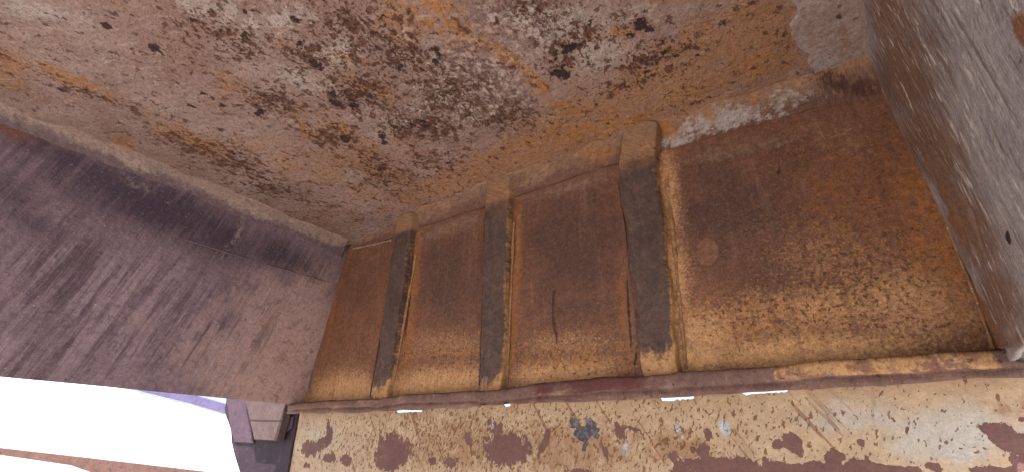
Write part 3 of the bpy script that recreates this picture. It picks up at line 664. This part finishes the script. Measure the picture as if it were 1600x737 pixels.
# bracket hanging from the corner
MBR = mat_plain('bracket_mauve_grey', (92, 72, 69), (78, 60, 58), (60, 44, 42), sc=16)
KP = BACK.shift(.05)
bracket = prism('corner_bracket', [KP.hit(*p) for p in ((381, 612), (448, 614), (441, 655), (432, 688), (397, 686), (390, 655))], -NB * .038, MBR, hop)
MSEAM = mat_plain('bracket_seam_dirt', (58, 44, 42), (48, 36, 34), sc=20)
KP2 = BACK.shift(.0515)
prism('bracket_seam', [KP2.hit(*p) for p in ((389, 654.5), (441, 656), (441, 657.5), (390, 656.5))], -NB * .012, MSEAM, bracket, bev=0)
MDK = mat_plain('dark_pin_steel', (52, 44, 42), (70, 58, 54), (36, 30, 30), sc=20)
prism('end_lug', [LP.shift(.012).hit(*p) for p in ((1566, 541), (1606, 545), (1606, 566), (1586, 560))], -NB * .05, MDK, hop, bev=.006)

# ================================================================ yellow lower panel
YP = BACK.shift(-.012)
gate = empty('lower_panel', (0, 0, 0))
tag(gate, 'long yellow steel panel with chipped paint below the rusty ledge', 'panel')
MY = mat_yellow()
gaps = [(618, 660, 1.0), (786, 796, .8), (1033, 1084, 1.1), (1160, 1232, .9), (497, 505, .5), (590, 596, .4), (735, 739, .4), (962, 966, .4), (1080, 1085, .5)]
n = 420; mrow = 60
xs = np.linspace(450, 1680, n); rg = []
for x in xs:
    yb = np.interp(x, *zip(*bot))
    p = YP.hit(x, yb + 3.2)
    ph = YP.hit(x, yb - 6)[2]
    g = max([sst(np.array(x), a - 2.5, a) * (1 - sst(np.array(x), b, b + 2.5)) * s for a, b, s in gaps])
    z = ph * (1 - min(1, g)) + (p[2] - .000) * min(1, g)
    z += .004 * float(fbm(np.array([x * .01]), np.array([.2]), 22, 501, 4)[0]) * (1.3 if g > .1 else 0)
    p[2] = z; rg.append(p)
rg = np.array(rg); t = np.linspace(0, 1, mrow) ** 1.5
G3 = rg[:, None] + (-UP * .55)[None, None] * t[None, :, None]
V = G3.reshape(-1, 3); S = BACK.uv(V)
chips = [(503,692,20,8,-30,.9),(515,672,5,16,-12,.95),(483,700,14,14,0,.8),(512,714,11,7,0,1.0),(541,718,8,10,0,1.0),(480,727,8,5,0,.8),(615,705,24,24,0,1.15),(608,722,22,12,0,1.1),(597,690,8,16,0,.8),(790,700,32,24,-5,1.1),(775,670,14,14,30,.7),(765,660,5,10,0,.7),(735,690,6,22,-18,.75),(850,690,6,26,18,.85),(968,672,7,14,-20,1.0),(985,668,16,3,15,.9),(948,712,4,30,-25,.75),
 (1050,712,9,6,0,.9),(1107,679,6,10,-18,1.0),(1083,702,6,6,0,.95),(1098,703,10,12,0,.9),(1065,735,22,14,0,1.0),(1130,728,70,14,2,1.15),(1215,694,11,8,0,1.1),(1238,690,12,18,-15,1.15),(1250,705,6,10,0,.9),(1305,715,14,12,0,1.1),(1340,728,26,12,0,1.1),(1270,735,60,12,0,1.1),(1390,735,50,9,0,1.1),(1200,740,60,16,0,1.2),(1345,690,6,5,30,.7),(1418,672,5,7,20,.75),(1460,728,14,6,15,1.0),
 (1560,672,30,10,10,1.1),(1595,690,40,16,8,1.2),(1570,690,26,12,25,1.0),(1600,722,26,12,0,1.1),(1560,733,40,5,5,1.0),(1530,735,16,5,0,.9),(1598,655,8,4,-10,1.0),(700,720,20,8,0,.6),(675,720,8,7,0,.75),(900,735,30,6,0,.6)]
yat = {'chip': blobs(YP, S, chips, power=2.6),
       'fleck': np.clip(blobs(YP, S, [(700,680,260,60,0,.9),(1000,680,260,60,0,.8),(1060,690,80,30,0,1.0),(560,690,80,50,0,.7),(1280,680,120,40,0,.5),(1180,650,100,30,0,.4)]), 0, 1),
       'pale': blobs(YP, S, [(1470,680,90,50,0,1.0),(1350,650,120,30,0,.7),(1480,640,120,20,0,.5),(500,680,40,30,0,.5)]),
       'grime': np.clip(blobs(YP, S, [(720,700,160,60,0,.75),(900,700,130,50,0,.85),(600,690,90,50,0,.5),(1060,700,70,40,0,.8),(1560,630,60,16,0,.5),(1030,690,40,40,0,.6),(1575,640,40,14,0,.7),(560,655,80,10,0,.4)]), 0, 1),
       'slate': blobs(YP, S, [(898,660,9,9,20,1.0),(926,668,8,17,-25,1.1),(912,676,14,12,0,1.0),(914,694,4,10,5,.9),(770,662,5,10,0,.6)]),
       'bare': blobs(YP, S, [(1132,668,8,12,-20,1.1),(1060,667,4,12,-15,.9),(1066,682,4,4,0,.8),(977,700,5,17,5,.8),(770,665,3,5,0,.9),(1480,690,30,22,0,.35)])}
V = V + NB * (fbm(S[:, 0], S[:, 1], 4, 401, 3) * .006 + fbm(S[:, 0], S[:, 1], 18, 411, 3) * .0014)[:, None]
o = mesh_obj('painted_sheet', V, orient(V, gridfaces(n, mrow), NB), MY, gate, S, yat)
md = o.modifiers.new('thickness', 'SOLIDIFY'); md.thickness = .010; md.offset = -1

# ================================================================ corner post
MPO = mat_plain('post_dark_purple_steel', (48, 32, 42), (38, 25, 34), (64, 45, 54), sc=9)
post = empty('steel_post', (0, 0, 0))
tag(post, 'dark purple-brown steel corner post between the bright opening and the yellow panel', 'post')
QP = BACK.shift(.0)
pL = QP.hit(352, 626); pR = QP.hit(466, 640); pL2 = QP.hit(374, 737)
dd = pL2 - pL; gz_ = (pL[2] - 0.02) / -dd[2]
footL = pL + (pL2 - pL) * .9 + UP * 0; 
prism('upright', [pL + UP * .06, QP.hit(350, 640), QP.hit(360, 672), QP.hit(361, 690), QP.hit(366, 712), pL2, pL2 - UP * (pL2[2] + .02), pR - UP * (pR[2] + .02), pR + UP * .03], -NB * .10, MPO, post, bev=.006)
MPO2 = mat_plain('post_mauve_flange', (80, 60, 72), (68, 50, 62), (56, 40, 50), sc=9)
QF = BACK.shift(.009)
prism('flange', [QF.hit(*p) for p in ((352, 616), (384, 616), (396, 692), (366, 690), (360, 668))], -NB * .008, MPO2, post)
prism('flange', [QF.hit(*p) for p in ((441, 652), (458, 650), (455, 668), (446, 675), (440, 668))], -NB * .008, MPO2, post)

# ================================================================ outside: pale panel of a machine standing beyond the opening
MW = mat_plain('sunlit_white_paint', (232, 238, 238), (224, 230, 230), None, sc=2, rough=.5)
MBRN = mat_plain('rail_rust_brown', (84, 58, 51), (98, 70, 60), (64, 44, 38), sc=10)
MLIL = mat_plain('flange_lilac_shaded', (92, 84, 118), (82, 75, 108), sc=5)  # lilac stands for the shaded edge of the panel, put into the colour
fw = unit(np.array((math.sin(R(-YAW)), math.cos(R(-YAW)), 0)))
OUT = Plane(EYE + ray(200, 660) * 7.0, (math.cos(R(YAW + 4)), math.sin(R(YAW + 4)), 0), UP)
tray = empty('white_panel', (0, 0, 0))
tag(tray, 'sunlit white sheet panel with a brown bottom rail outside the opening', 'panel')
oh = OUT.hit
prism('panel_sheet', [oh(-700, 615), oh(-700, 430), oh(60, 560), oh(225, 614), oh(300, 631), oh(352, 646), oh(460, 676), oh(460, 753), oh(330, 737), oh(150, 716), oh(0, 699)], -OUT.N * .05, MW, tray, bev=.004)
prism('top_flange', [OUT.shift(.03).hit(*p) for p in ((60, 556), (225, 612), (300, 630), (352, 645), (460, 675), (460, 655), (352, 630), (300, 615), (215, 590))], -OUT.N * .09, MLIL, tray)
prism('bottom_rail', [OUT.shift(.04).hit(*p) for p in ((-700, 618), (0, 699), (150, 716), (330, 737), (460, 753), (460, 785), (330, 764), (150, 740), (110, 726), (0, 710), (-700, 631))], -OUT.N * .10, MBRN, tray)
for x in (-500, 445):
    p = OUT.shift(-.03).hit(x, 640 if x < 0 else 740); w_ = OUT.U * .08
    prism('leg', [p, p + w_, p + w_ - UP * (p[2] + .02), p - UP * (p[2] + .02)], -OUT.N * .08, MBRN, tray)
